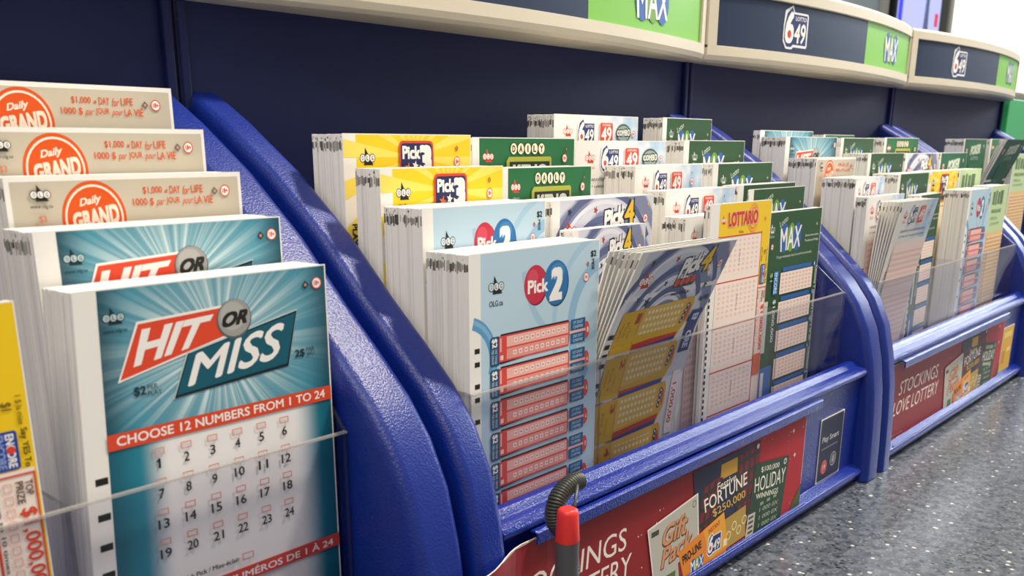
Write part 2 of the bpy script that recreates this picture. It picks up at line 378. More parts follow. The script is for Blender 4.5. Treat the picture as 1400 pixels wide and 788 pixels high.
def art_pick2():
    a = Art(83, 165); a.rect(6.5, .4, 82.6, 164, '#b9d3e2', dx=20, dv=10)
    for r, w, c in ((27, 5, '#8fb9d6'), (38, 3, '#a6c8de')): a.ring(88, 34, r, w, c, 120, 275)
    a.ring(-2, 40, 18, 4.6, '#5d9cc8', -75, 20); a.ring(-2, 40, 17, 1.6, '#7fb4d6', -75, 20); a.ring(70, 2, 40, 3, '#a3c5db', 60, 170)
    for v in (34.2, 39.2, 47.5, 52.6, 61, 70, 83, 96): a.rect(2.8, v, 5.7, v+1.9, BK)
    a.ell(39.8, 14.8, 7.2, 7.6, '#7d1a2c'); a.ell(39.2, 14.3, 7.1, 7.5, '#c62f45'); a.ell(37.6, 11.8, 3.4, 3.4, '#d4495c')
    a.ell(53.2, 15.2, 8.2, 9, '#123f66'); a.ell(52.8, 14.8, 8.1, 8.8, '#2a71ac'); a.ell(53.6, 10.6, 4.8, 3.4, '#3d86bd')
    a.t('2', 48.2, 8.8, 57, 21.8, WH, .05, .15); a.t('Pick', 34.4, 12.4, 47.4, 17.6, WH, .03)
    agency(a, 15.4, 12.7, BK, 1.35, False, '#d7e2e8'); a.t('OLG.ca', 11.3, 17.7, 19.2, 19.8, BK, .01)
    a.t('$2', 76.6, 4.2, 80.6, 7, BK, .03); a.t('MISE', 77.4, 7.6, 79.4, 12, BK, .02, rot=1); age(a, 73.6, 14.6); diamond(a, 74.6, 9.4, 1.1, '#a0452f')
    for k in range(8):
        v = 31.4+k*12.35
        a.poly([(16.6, v+1.2), (18, v-.7), (61.5, v-.7), (62.4, v+.5), (62.4, v+8.5), (18, v+10.7), (16.6, v+10)], '#232126')
        a.rrect(11.6, v-.2, 17.6, v+11, 1.4, '#184a73'); a.t('$2', 12.4, v+.5, 15.8, v+4, WH, .03, rot=1); a.t('PER DRAW', 12.4, v+4.6, 13.8, v+10.2, '#b9cfe0', .01, rot=1); a.t('PAR TIRAGE', 14.4, v+4.6, 15.8, v+10.2, '#b9cfe0', .01, rot=1)
        a.rrect(16.8, v, 62.2, v+9.9, 1, '#d94b42'); a.rect(21.5, v+.6, 61.6, v+4.6, '#f2b8ae'); a.rect(21.5, v+5.3, 61.6, v+9.3, '#e79a90')
        a.rect(17.6, v+7.4, 19.4, v+9.2, '#f0cfc8'); a.rect(17.4, v+.8, 18.3, v+6, '#eebab0')
        a.grid(26, v+1.7, 10, 1, 3.5, 1, 2, 1.7, WH); a.grid(25.5, v+6.4, 10, 1, 3.5, 1, 2, 1.7, WH)
        a.grid(26.4, v+2.1, 10, 1, 3.5, 1, 1.2, .9, '#dc8f85'); a.grid(25.9, v+6.8, 10, 1, 3.5, 1, 1.2, .9, '#dc8f85')
        a.ell(74.6, v+5, 2.2, 3.6, '#d94b42'); a.rect(62.4, v+4.2, 74, v+5.4, '#f0b3aa'); a.t(str(k+1), 75.1, v+3.9, 76.1, v+6.1, WH, .01, rot=1)
        for q in (0, 5.6):
            a.rect(63.4, v+q-.4, 73.6, v+q+4, '#1f5d8e'); a.t('1ST DIGIT' if q == 0 else '2ND DIGIT', 65, v+q+.4, 72, v+q+1.6, '#bcd3e4', .01); a.t('CHIFFRE', 65, v+q+2.2, 72, v+q+3.4, '#bcd3e4', .01)
    return a
def art_pick3():
    a = Art(83, 165); a.rect(7.5, .4, 82.6, 164, '#f2cf1e', dx=20, dv=10)
    for i in range(18):
        A = i*20; A0, A1 = math.radians(A), math.radians(A+9); a.n += i == 0
        a.poly([(44, 9), (44+60*math.cos(A0), 9+60*math.sin(A0)), (44+60*math.cos(A1), 9+60*math.sin(A1))], '#f6de63', a.n)
    agency(a, 14, 9.2, BK, 1.35); age(a, 72.6, 11, 2.1); diamond(a, 72.4, 5.6, 1.2, '#a05a2a')
    a.rrect(33.4, 2.6, 56, 24, 2.4, '#d8452c'); a.rrect(34.4, 3.6, 55, 23, 1.8, '#1f2a58')
    a.t('Pick', 35.4, 4.6, 47, 9.8, WH, .04); a.t('3', 46.6, 4.2, 54.6, 15.6, WH, .06)
    for x, v, r, c in ((39, 13.4, 2.6, '#e2682c'), (43.6, 12.4, 2.2, WH), (37.4, 17, 2.4, '#f0c52a'), (46.4, 18, 3, WH), (42, 18.4, 2.6, '#d8452c')): a.star(x, v, r, c, .2)
    a.t('OLG.ca', 10, 14.4, 17.6, 16, BK, .01); a.rect(8, 26, 82, 164, '#f5ead0'); a.frame(8, 28, 81, 164, .6, '#d8452c')
    a.t('PLAY AT', 3, 34, 6, 48, BK, .03, rot=1)
    return a
def art_keno():
    a = Art(83, 165); a.rect(5, .4, 82.6, 164, '#1f6a3c', dx=20, dv=10)
    agency(a, 11.5, 8.4, '#d8452c', 1.2, False); a.t('olg.ca', 9, 12.4, 14.6, 13.8, '#c9d8cc', .0)
    for i, ch in enumerate('DAILY'): a.ell(31+i*5.6, 5, 2.75, 2.75, '#15231a'); a.ell(31+i*5.6, 5, 2.5, 2.5, '#efe7c8'); w = .45 if ch == 'I' else 1.2; a.t(ch, 31-w+i*5.6, 3.5, 31+w+i*5.6, 6.5, BK, .03)
    a.poly([(25, 24), (25, 10.5), (27, 8.6), (61, 8.6), (62, 9.6), (62, 24)], '#a8ad3a'); a.poly([(27.4, 24), (27.4, 10.8), (60.4, 10.8), (60.4, 24)], '#1c241f')
    a.t('KENO', 30, 12, 58.6, 20.4, '#d9d6c4', .05); age(a, 73.5, 9.5, 2.1); diamond(a, 75, 5.2, 1, '#7d2b22')
    a.rect(8, 26, 80, 160, '#e6efe2')
    return a
def logo649(a, x, v, k, sub=True):
    a.poly([(x-1*k, v+1.2*k), (x+3.4*k, v-.6*k), (x+4.6*k, v+1.4*k), (x+13*k, v+1.4*k), (x+13.6*k, v+2*k), (x+13.6*k, v+11.4*k), (x+13*k, v+12*k), (x+5*k, v+12*k), (x+4*k, v+12.7*k), (x+.4*k, v+12.7*k), (x-1.6*k, v+10.4*k), (x-1.6*k, v+5.6*k)], '#e9e9ee')
    a.poly([(x+.1*k, v+2*k), (x+3*k, v+.1*k), (x+4.3*k, v+2*k), (x+12.8*k, v+2*k), (x+12.8*k, v+11.2*k), (x+4.6*k, v+11.2*k), (x+3.6*k, v+12*k), (x+.7*k, v+12*k), (x-1*k, v+10*k), (x-1*k, v+6*k)], '#28346e')
    a.t('6', x-.6*k, v+1.2*k, x+4.6*k, v+11*k, WH, .035, .1); a.ell(x+2*k, v+8.2*k, 1.15*k, 1.25*k, '#d23c2c')
    a.t('49', x+4.9*k, v+4.6*k, x+12.2*k, v+10.8*k, WH, .022, .1)
    if sub: a.t('LOTTO', x+5.2*k, v+2.6*k, x+12*k, v+3.9*k, WH, .02)
def art_649(combo):
    a = Art(83, 165); a.rect(.4, .4, 82.6, 164, 'PAPER'); a.rect(5 if not combo else 28, .4, 82.6, 26, 'SKY', dx=20, dv=10)
    agency(a, 12.4, 8.8, '#d8452c', 1.25); logo649(a, 23, 2.2, 1.12)
    a.rrect(42.4, 3.4, 56.4, 16, 1.4, '#e9ddd8'); a.rrect(43, 3.9, 55.8, 15.4, 1.2, '#d9432f'); a.t('49', 44.4, 6, 54.6, 14, WH, .025); a.t('ONTARIO', 45, 4.5, 53.8, 5.6, WH, .01)
    if combo:
        a.ell(67, 9.4, 7.6, 5.2, '#3b4a48'); a.ell(67, 9.4, 6.8, 4.3, '#8ca3a0'); a.tq('COMBO', [(59.4, 7.2), (74.4, 6.2), (74.8, 11.4), (59.6, 11.4)], '#1f2a2a', .06); a.tq('COMBO', [(60, 7.8), (73.8, 6.9), (74, 10.7), (60.2, 10.7)], '#e8e6da', .03)
        age(a, 77.6, 9.6, 1.8)
    else: age(a, 69, 9.4, 2.1); diamond(a, 68.6, 4.6, 1.1, '#93a9bb')
    a.t('GUARANTEED $1 MILLION PRIZE WITH EVERY DRAW', 10, 19, 70, 20.8, BK, .01); a.t('LOT GARANTI DE 1 MILLION $ À CHAQUE TIRAGE', 10, 22.4, 70, 24.2, BK, .01)
    a.rect(7, 28, 80, 162, '#f6dcd4'); a.grid(9, 30, 18, 34, 3.9, 3.8, 2.4, 1.9, '#e9b7ab'); a.t('LOTTO', 3, 46, 6, 60, BK, .03, rot=1)
    return a
def max_logo(a, x, v, k, lotto=True):
    for cx, rx, c in ((5.6, 5.4, '#2b5fa8'), (13.4, 4.6, '#6f9f34'), (20.8, 5, '#2b5fa8')): a.ell(x+cx*k, v+6.8*k, rx*k, 7.2*k, c)
    a.tq('MAX', [(x+.2*k, v+1.6*k), (x+26*k, v+1.2*k), (x+25*k, v+12.2*k), (x+1.8*k, v+13.4*k)], WH, .016, .0)
    if lotto: a.tq('Lotto', [(x-1.5*k, v-1.4*k), (x+7.2*k, v-4.6*k), (x+8.2*k, v-2*k), (x-.4*k, v+1.4*k)], '#d9e2d4', .0)
def art_max(combo):
    a = Art(83, 165); a.rect(6.5, .4, 82.6, 164, '#29512c', dx=20, dv=10); max_logo(a, 25, 7.6, 1.15)
    agency(a, 14.2, 9.6, '#dfe4da', 1.05, True, '#29512c'); diamond(a, 76.4, 9.6, 1, '#c9d3c4')
    if combo: a.tq('COMBO', [(56, 14), (77, 12.4), (77, 18), (56, 18.6)], '#cfd3cc', .03)
    else: a.t('Draws now every', 60.6, 15, 80, 16.8, '#e2e7de', .01); a.t('Tuesday and Friday.', 60.2, 18, 80.6, 19.8, '#e2e7de', .01)
    a.t('Tirages maintenant tous les mardis et vendredis.', 22, 25, 72, 27, '#dfe5da', .0)
    age(a, 15.5, 19.4, 1.7)
    for i in range(21): a.rect(2.6, 34.5+i*5.2, 5.2, 37+i*5.2, BK)
    for k in range(7):
        v = 33.4+k*17; a.rect(32, v-1.2, 73, v+1.3, '#2c62ab'); a.rect(29.5, v+1.8, 75.5, v+14.3, '#f6e3d8')
        a.grid(31.6, v+3, 9, 5, 4.8, 2.25, 3, 1.2, '#e8bfae'); a.ell(77.6, v+.2, 1.6, 1.8, '#2c62ab'); a.t(str(k+1), 77.1, v-.7, 78.1, v+1, WH)
    a.t('Choose 7 numbers from 1 to 50.', 78.6, 35, 81.6, 82, WH, .0, rot=1); a.t('Choisissez 7 numéros de 1 à 50.', 78.6, 86, 81.6, 130, WH, .0, rot=1)
    a.rect(20, 33.6, 26, 47, '#3274b8'); a.t('ENCORE', 21, 34.4, 25, 46.4, '#dce8f2', .02, rot=1); a.t('$1', 14.6, 34, 18.4, 39, '#8fbf6a', .02, rot=1)
    a.t('$1,000,000', 21, 50, 25, 75, WH, .01, rot=1); a.rect(9, 50, 14.6, 80, '#cfd9c8'); a.rect(9, 89, 26, 130, '#3f6fb6'); a.rect(12, 92, 16, 126, '#dfe4e2')
    return a
def art_lottario():
    a = Art(83, 175); a.rect(11, .4, 82.6, 174, '#f4cb1d', dx=20, dv=10)
    agency(a, 16.6, 8.4, '#d8452c', .95, False)
    a.ring(57, 8.6, 7.6, 1, '#f0a050'); a.ring(57, 8.6, 5.8, .8, '#ee8a44')
    a.tq('LOTTARIO', [(21.6, 4.4), (64.4, 4), (64, 12.2), (22.6, 12.6)], '#f0b08a', .09); a.tq('LOTTARIO', [(22.4, 4.8), (63.4, 4.6), (63.2, 11.6), (23.2, 12)], '#d23a26', .045)
    a.t('OLG.ca', 38, 14.4, 44, 15.6, BK, .01); a.t('18+', 73, 8.6, 76, 11, '#d98a3a', .02)
    a.rect(11, 16.4, 70, 174, '#f7e6da'); a.rect(70, 45.4, 82, 174, '#f5e4d8')
    for i in range(5):
        v = 39.6+i*23.4; a.rect(10, v, 70, v+.7, '#d8452c')
        a.grid(15, v-21, 9, 7, 6, 2.55, 3, 1.2, '#f0cdc0'); a.t('TRIALS', 40, v-16, 41.6, v-7, '#8c6a60', 0, rot=1)
    a.frame(70, 16, 70.7, 174, .3, '#d8452c'); a.frame(10, 16.4, 71, 17, .3, '#d8452c')
    a.t('$1', 75.6, 26.4, 78.6, 28.6, '#6a5a18', .02, rot=1); a.t('per play', 72, 25, 74, 32.6, '#6a5a18', .02, rot=1); a.t('1 $ la mise', 79.4, 25, 81.2, 33, '#6a5a18', .01, rot=1)
    a.t('Say YES To', 79.4, 34, 81.6, 45, BK, .02, rot=1)
    a.rrect(72.4, 34.2, 78.8, 45, .8, '#27449a'); a.t('ENCORE', 75.8, 35, 78, 44.4, WH, .03, rot=1); a.ell(76.9, 39.5, 1.15, 1.15, RD); a.t('ENCORE', 73.2, 35, 75.4, 44.4, '#8c9ed0', .03, rot=1)
    a.frame(70.2, 46.5, 82, 174, .5, '#d8452c'); a.t('TOP', 79, 48.6, 81, 53, '#5b2f28', .02, rot=1); a.t('PRIZE', 76.6, 48.6, 78.6, 55, '#5b2f28', .02, rot=1)
    a.t('$1,000,000', 76.6, 56.4, 81.2, 82, '#d8452c', .02, rot=1); a.t('Play up to 10 times / Jouez', 70.9, 48.4, 72.4, 84, BK, .01, rot=1)
    for i in range(10): a.frame(73.4, 48.6+i*3.6, 75.6, 51+i*3.6, .25, '#e0a69a')
    a.rect(71, 84, 81.6, 96, '#e2683c')
    for i in range(38): a.rect(1.8 if i % 2 else 2.2, 40+i*3.3, 4.4, 41.9+i*3.3, BK)
    return a
def art_pick4(full=True):
    a = Art(83, 165, 4); a.rect(5.5, .4, 82.6, 164, 'SWIRL', dx=10, dv=4)
    for r in (46, 34, 24): a.ring(40, 42, r, 3.4, '#5d668e', 180, 330); a.ring(40, 42, r-5, 2, '#e4e5ee', 190, 320)
    agency(a, 13, 13.6, '#c9402f', 1.6, False)
    for x, v, r, c in ((33, 5.4, 2, '#b93a32'), (31.6, 16.4, 1.8, '#3a3f4c'), (21.6, 24.4, 3, '#2b2f3c'), (71, 21, 2.2, '#3a3f4c'), (64.6, 6, 1.7, '#b93a32'), (12.6, 5.4, 2, '#2b2f3c'), (78.4, 4.4, 1.4, '#e0b52c'), (13, 22, 1.8, '#44485a'), (67, 13.6, 1.5, '#d9a92c')): a.star(x, v, r, c, .3)
    a.tq('Pick', [(39.6, 5.4), (58, 3), (58, 13.2), (39.2, 15.6)], '#23263c', .11); a.tq('4', [(56.6, 1.6), (67, .8), (66.6, 14), (56, 14.6)], '#23263c', .08)
    a.tq('Pick', [(40.4, 6), (57, 3.8), (57, 12.6), (40, 14.6)], WH, .05); a.tq('4', [(57.4, 2.2), (66, 1.6), (65.8, 13.2), (57, 13.8)], '#f0c52a', .028)
    a.rrect(39, 15.4, 58, 19.6, 1.8, '#2a2630')
    for i in range(4): a.ell(41.8+i*4.6, 17.4-i*.3, 2, 1.8, '#dd5a36')
    age(a, 76, 11, 2.2)
    if full:
        a.t('www.OLG.ca', 41, 21.6, 57, 23.6, BK, .02); a.poly([(60, 48), (82.6, 36), (82.6, 164), (60, 164)], '#dadbe2')
        for k in range(5):
            v = 27.5+k*22
            a.poly([(6, v), (66, v-1.4), (68, v+2), (68, v+12), (62, v+20.6), (6, v+20.6)], '#d8ab2c'); a.poly([(24, v+17.2), (64, v+15.4), (62.6, v+18.4), (24, v+20.2)], '#c23c30'); a.poly([(24, v+20), (62.6, v+18.2), (61.6, v+20.6), (24, v+22)], '#3b3f8c')
            a.poly([(24, v), (60, v-.8), (60, v+14), (24, v+16)], '#dfb75a')
            a.grid(27, v+1.4, 10, 4, 3.2, 3.4, 1.9, 1.6, '#efe1b6'); a.t(str(k+1), 18.6, v+1.6, 22.4, v+6.6, '#b04c26', .03, rot=1); a.rect(23.2, v+.4, 23.7, v+20, '#b98a24')
            a.t('Pick 4', 12, v+5, 14.4, v+16, '#b3761f', .0, rot=1); a.t('digits', 8.6, v+5, 10.8, v+14, '#b3761f', .0, rot=1); a.t('chiffres', 16, v+8, 17.6, v+17, '#b3761f', .0, rot=1)
            for q in range(4): a.ell(63.4-q*.3, v+3+q*2.6, 1.5, 1.4, '#26284a'); a.ell(63.4-q*.3, v+3+q*2.6, .8, .7, '#c9cbe0')
            a.ell(65.6, v+7, 1, 4.4, '#d3552e')
        a.rect(70, 34, 80, 56, '#27346e'); a.t('ENCORE', 72.6, 36, 78, 54, '#cfd6ec', .04, rot=1); a.t('Say YES', 71, 27, 80, 29.8, BK, .05, .2)
        a.rect(72, 66, 79, 100, '#eee4e2'); a.t('$1,000,000', 73, 68, 77.4, 98, '#c9402f', .02, rot=1); a.frame(71.4, 103, 80, 140, .6, '#c9402f'); a.rect(74, 106, 79.4, 136, '#d98a86')
        for v in (37, 41.6, 46, 50.6, 60, 64, 71, 77, 88, 93, 104, 110): a.rect(.6, v, 4.4, v+2.2, BK)
    return a
def art_poker():
    a = Art(83, 165); a.rect(3, .4, 82.6, 164, '#1f6141', dx=12, dv=5); a.tq('POKER', [(26, 7), (62, 4.6), (61, 14), (25, 16)], '#cfd8c4', .06, .2)
    a.t('LOTTO', 30, 17, 56, 20.4, '#a9bfae', .02); age(a, 12, 12, 3); a.star(72, 7, 2.4, '#d0d6c6')
    for i in range(4): a.rect(26+i*11, 24, 35+i*11, 60, '#35744f')
    return a
def art_pale():
    a = Art(83, 165); a.rect(3, .4, 82.6, 40, '#c4dba6', dx=20, dv=10); a.rect(3, 40, 82.6, 164, '#ebc184')
    a.rect(12, 5, 22, 16, '#5f7f5a'); a.rect(25, 4, 31, 16.4, '#58784f'); a.rect(35, 5.4, 44, 15.6, '#5f7f5a'); a.rect(47, 4.4, 60, 16, '#58784f')
    a.t('PROLINE', 13, 20, 58, 23, '#7f9a70', .03); a.t('OLG.ca', 13, 26, 44, 28.6, '#7f9a70', .01); a.t('Jeu responsable', 13, 31, 56, 33.4, '#7f9a70', .01)
    a.grid(7, 43, 17, 34, 4.4, 3.4, 2.6, 1.9, '#f6e3c0')
    return a
ARTS = {'hit': art_hit(), 'grand': art_grand(), 'pick2': art_pick2(), 'pick3': art_pick3(), 'keno': art_keno(), '649': art_649(False), '649c': art_649(True),
        'max': art_max(False), 'maxc': art_max(True), 'lottario': art_lottario(), 'pick4': art_pick4(), 'poker': art_poker(), 'pale': art_pale()}
MESH = {}

# ------------------------------------------------------------------ setting
P = .4                                                          # one display unit every 0.4 m
def structure(o): o['kind'] = 'structure'; return o
b = MB(); b.box((-1.6, -1.05, -.04), (3.4, .42, 0), COUNTER); o = b.build('countertop', None, .006); tag(o, 'dark grey stone countertop with white and black speckles', 'counter')
b = MB(); b.box((-1.5, -.98, -.94), (3.3, .4, -.041), ink('#5b5f68', .6)); o = b.build('counter_base', None); tag(o, 'grey cabinet base under the speckled countertop', 'counter base')
b = MB(); b.box((-4, -3, -1), (9, 2.2, -.941), ink('#8b8880', .5)); structure(b.build('floor'))
b = MB(); b.box((-4, 1.6, -.94), (9, 1.7, 2.7), ink('#d9d8d2', .8)); structure(b.build('wall_back'))

FIN = [(-.0165, .0), (-.0162, .02), (-.0155, .04), (-.0142, .06), (-.0112, .08), (-.0062, .1), (.0018, .1165), (.0122, .13), (.0265, .1435), (.043, .158), (.067, .181), (.096, .2035), (.125, .2215), (.1475, .2335)]
def fin(x0, x1, out, parent):
    """one curved side cheek: a rounded band along the crest, plain walls below it; out = side that meets the neighbour"""
    n = len(FIN); nr = []
    for i in range(n):
        a = FIN[max(i-1, 0)]; c = FIN[min(i+1, n-1)]; dy, dz = c[0]-a[0], c[1]-a[1]; L = math.hypot(dy, dz); nr.append((dz/L, -dy/L))   # inward
    w = x1-x0
    sec = [(0, .018), (0, .0046), (.0001, .0038), (.0009, .0015), (.0024, .0004), (.0036, .0), (.0042, .0), (w-.0046, .0), (w-.004, .0001), (w-.0026, .0006), (w-.001, .0018), (w-.0001, .004), (w, .0048), (w, .018)]
    if not out: sec = [(w-x, d) for x, d in sec][::-1]
    vs = []; k = len(sec)
    for i, (y, z) in enumerate(FIN):
        for x, d in sec: vs.append((x0+x, y+nr[i][0]*d, max(0.0005, z+nr[i][1]*d) if i else z+.0005))
    fs = [(i*k+q, i*k+q+1, (i+1)*k+q+1, (i+1)*k+q) for i in range(n-1) for q in range(k-1)]
    m = MB(); m.add(vs, fs, BLUE, True)
    m.add(vs[:k], [tuple(range(k))], BLUE); m.add(vs[-k:], [tuple(range(k))[::-1]], BLUE)
    pr = [(y+nr[i][0]*.0165, max(.0005, z+nr[i][1]*.0165)) for i, (y, z) in enumerate(FIN)]
    m.prism([(.1475, .0005)]+pr[::-1], x0+.0004, x1-.0004, BLUE)
    return m.build('side_cheek', parent)
def hy(x): return .1345-.0215*math.sin(math.pi*min(max(x/.398, 0), 1))**.75     # bowed front of the header, x inside one unit
def header(parent, art):
    sec = [(.1485, .2685, 0), (.0045, .2685, 1), (.0012, .2700, 1), (0, .2730, 1), (0, .2792, 1), (.0022, .2797, 1), (.0022, .3138, 1), (0, .3143, 1), (0, .3212, 1), (.0022, .3236, 1), (.008, .3246, 1), (.1485, .3246, 0)]
    n = 40; k = len(sec); vs = []
    for i in range(n+1):
        x = .0012+.3966*i/n
        for d, z, fr in sec: vs.append((x, (hy(x)+d) if fr else d, z))
    m = MB(); m.add(vs, [(i*k+q, (i+1)*k+q, (i+1)*k+q+1, i*k+q+1) for i in range(n) for q in range(k-1)], BEIGE)
    m.add(vs[:k], [tuple(range(k))], BEIGE); m.add(vs[-k:], [tuple(range(k))[::-1]], BEIGE)
    for x0, x1 in ((.0012, .0095), (.3885, .3978)):              # end posts of the frame
        y0, y1 = hy(x0), hy(x1)
        m.add([(x0, y0, .278), (x1, y1, .278), (x1, y1+.004, .278), (x0, y0+.004, .278), (x0, y0, .315), (x1, y1, .315), (x1, y1+.004, .315), (x0, y0+.004, .315)],
              [(0, 3, 2, 1), (4, 5, 6, 7), (0, 1, 5, 4), (1, 2, 6, 5), (2, 3, 7, 6), (3, 0, 4, 7)], BEIGE)
    h = m.build('header_housing', parent)
    def fn(x, v, d): X = .0093+x*.001; return (X, hy(X)+.0021-d, .3140-v*.001)
    s = art.build('header_sign', h, fn, .0002, 5e-5, False)
    return h
def art_header():
    a = Art(379.6, 34.4, 8, 0); a.rect(0, 0, 227, 34.4, '#24334f'); a.rect(227, 0, 379.6, 34.4, '#7ec04a')
    logo649(a, 83, 2.4, 2.3); max_logo(a, 277, 5.2, 1.75, False)
    for x in (286.8, 300.2, 312.8): pass
    return a
HEAD = art_header()
def art_card():
    a = Art(296, 60, 4, 0); a.rect(0, 0, 208, 60, '#8e2328', dx=4, dv=20); a.rect(208, 0, 296, 60, '#b02a33', dx=4, dv=20)
    a.frame(0, 0, 296, 60, .5, '#d9c9c4')
    a.tq('STOCKINGS', [(28, 14.6), (112.4, 15.4), (113.4, 26), (26.4, 24.6)], '#f0e6dc', .0, .1); a.tq('LOVE LOTTERY', [(19.4, 28.4), (117.6, 29), (118.2, 39.6), (17.8, 38.6)], '#f0e6dc', .0, .1)
    random.seed(9)
    for i in range(34): x, v, r = random.uniform(115, 292), random.uniform(3, 56), random.choice((.3, .35, .5)); a.ell(x, v, r, r, '#e6c9c4', n=6)
    for x, v in ((137, 22), (279, 9), (283, 24)): a.star(x, v, 1.7, '#f4e2dc', 0, 4)
    a.poly([(280, 60), (296, 44), (296, 60)], '#4a5a2c')
    a.poly([(168, 4.6), (238, 4.6), (238, 55), (178, 55)], '#262a44'); a.rect(196, 8, 220, 16, '#c99a3c')
    for x0, v0, x1, v1, sl in ((172, 16, 196, 48, 6), (216, 8, 238, 46, -3)):
        a.poly([(x0+sl, v0), (x1, v0-2), (x1-sl, v1), (x0, v1)], '#7e2430')
        for q in range(4):
            a.poly([(x0+sl+q*6, v0-q*.4), (x0+sl+2.4+q*6, v0-q*.4), (x0+2.4+q*5.6, v1), (x0+q*5.6, v1)], '#33302c'); w = v0+3+q*7.6; a.poly([(x0+sl*.8, w), (x1-sl*.2, w-1.6), (x1-sl*.2, w+.8), (x0+sl*.8, w+2.4)], '#33302c')
    a.poly([(196, 40), (226, 38), (228, 56), (200, 57)], '#b6964a'); 
    for q in range(5): a.ring(203+q*5.6, 46+(q % 2)*4, 2.6, .7, '#ece0b4')
    a.tq('Festive', [(192, 17), (212, 16.2), (212.8, 20.4), (193, 21.4)], '#f1e6d2', .01, .2); a.tq('FORTUNE', [(180, 22), (224.6, 18.6), (225.6, 26), (182, 29.6)], '#f6efe4', .01)
    a.tq('$250,000', [(189, 30), (224, 28.6), (224.8, 33.6), (191, 35)], '#dcb45a', .01)
    a.poly([(234, 17), (275.6, 22.4), (270.6, 58), (228, 58)], '#24402c'); a.poly([(229.4, 45), (238, 45.4), (237, 58), (228, 58)], '#c9c4b4')
    for q in range(4): a.rect(230.4, 46.6+q*2.8, 236, 48+q*2.8, '#4a4a44')
    a.tq('$100,000', [(241, 20.6), (263.6, 23.4), (263.4, 26.8), (241.4, 24.2)], '#e9e4d2', .01); a.tq('HOLIDAY', [(234.6, 25.4), (272.4, 28.4), (272, 37.4), (235, 33.8)], '#f4efe2', .0); a.tq('WINNINGS', [(237, 35), (264.6, 38.6), (264, 41.8), (237.4, 38.2)], '#e9e4d2', .02)
    for q in range(3): a.tq('1 000 0X', [(243, 44.6+q*4.6), (266, 46+q*4.4), (265, 48.4+q*4.4), (242.6, 47+q*4.6)], '#b9c4a8', .0)
    for q in range(3): a.rect(243+q*8, 41.6, 247+q*8, 43.4, '#8fa488')
    a.ell(270.6, 24.6, 1.8, 1.8, '#d9ddd2'); a.ell(270.6, 24.6, 1, 1, '#24402c'); a.ell(235, 7.4, 1.4, 1.4, '#d9ddd2')
    a.poly([(129, 22), (173.6, 16.4), (178.4, 50), (176, 58), (138, 58)], '#efe9e2'); a.poly([(130, 22.8), (172.8, 17.4), (177.4, 50), (175, 57), (138.6, 57)], '#bdbab0')
    a.tq('Gift', [(142, 25.4), (165.4, 23), (165.6, 35), (142.4, 36.2)], '#5d4838', .05, .25); a.tq('Pack', [(141, 36.6), (170.4, 33.4), (171.2, 43.6), (142, 47)], '#5d4838', .05, .25)
    a.tq('Gift', [(142.5, 25.2), (165, 22.8), (165.1, 34.2), (142.8, 35.4)], '#d7956a', .024, .25); a.tq('Pack', [(141.6, 36.3), (170, 33.2), (170.6, 43), (142.4, 46.3)], '#d7956a', .024, .25)
    a.rect(132.6, 24.6, 139, 27.2, '#4a443c'); a.ring(170.4, 21.2, 1.8, .4, '#5a564c'); a.poly([(158, 48), (170, 46), (172, 57), (160, 57)], '#8c2a2a'); a.rect(146, 51, 156, 57, '#59743c')
    a.poly([(157.6, 42.6), (201.6, 34.6), (208.4, 55), (206, 58), (164, 58)], '#e8892c'); a.poly([(181, 38.4), (201.6, 34.6), (208.4, 55), (190, 57)], '#eda73a')
    a.tq('PRO-LINE', [(161.2, 45.8), (179.4, 42.8), (180.4, 47.4), (163, 51)], '#2a1c14', .04); a.tq('INSTANT', [(186, 39.6), (197.6, 37.6), (198.6, 40.4), (187, 42.4)], '#c9402f', .03)
    logo649(a, 187.6, 43, .95, False); max_logo(a, 170, 51, .5, False); a.rect(203, 50.4, 206.6, 54.4, '#efe6d2')
    a.star(12, 54, 1.6, '#e0b52c', 0, 4); a.t('Must be 19+ to play', 20, 52.4, 42, 54, '#d9a59c', 0)
    return a
CARD = art_card()
def card_fn(x, v, d):                                           # the left end of the card springs forward of the cheek
    X = x*.001; q = min(1, max(0, (X-.008)/.034))
    return (X, -d-.0092*(.5+.5*math.cos(math.pi*q))-(.0004 if X < .06 else 0), .060-v*.001)
CARDMESH = None

POCKET = [.0205, .1024, .186, .274, .3625]                       # acrylic dividers, inside a unit
ROWY = {0: {2: [.022, .042, .063, .084, .11], 3: [.026, .0452, .0668, .0874, .1133]},
        1: {0: [.0055, .0304, .0523, .0726, .1], 3: [.022, .0425, .062, .083, .105]},
        2: {0: [.017, .030, .0571, .0805, .1], 3: [.018, .0425, .062, .083, .105]},
        3: {0: [.017, .032, .057, .0805, .1], 3: [.018, .04, .06, .08, .1]}}
ROWY[0][0] = ROWY[0][1] = ROWY[0][2]
for u in (1, 2, 3):
    for c in (1, 2): ROWY[u][c] = [p+(q-p)*c/3 for p, q in zip(ROWY[u][0], ROWY[u][3])]
STEP = [.0105, .0255, .0385, .0515, .0635]
UNITS = []
def acrylic_box(m, a, b_, edges='z'):
    x0, y0, z0 = a; x1, y1, z1 = b_
    v = [(x0, y0, z0), (x1, y0, z0), (x1, y1, z0), (x0, y1, z0), (x0, y0, z1), (x1, y0, z1), (x1, y1, z1), (x0, y1, z1)]
    return v
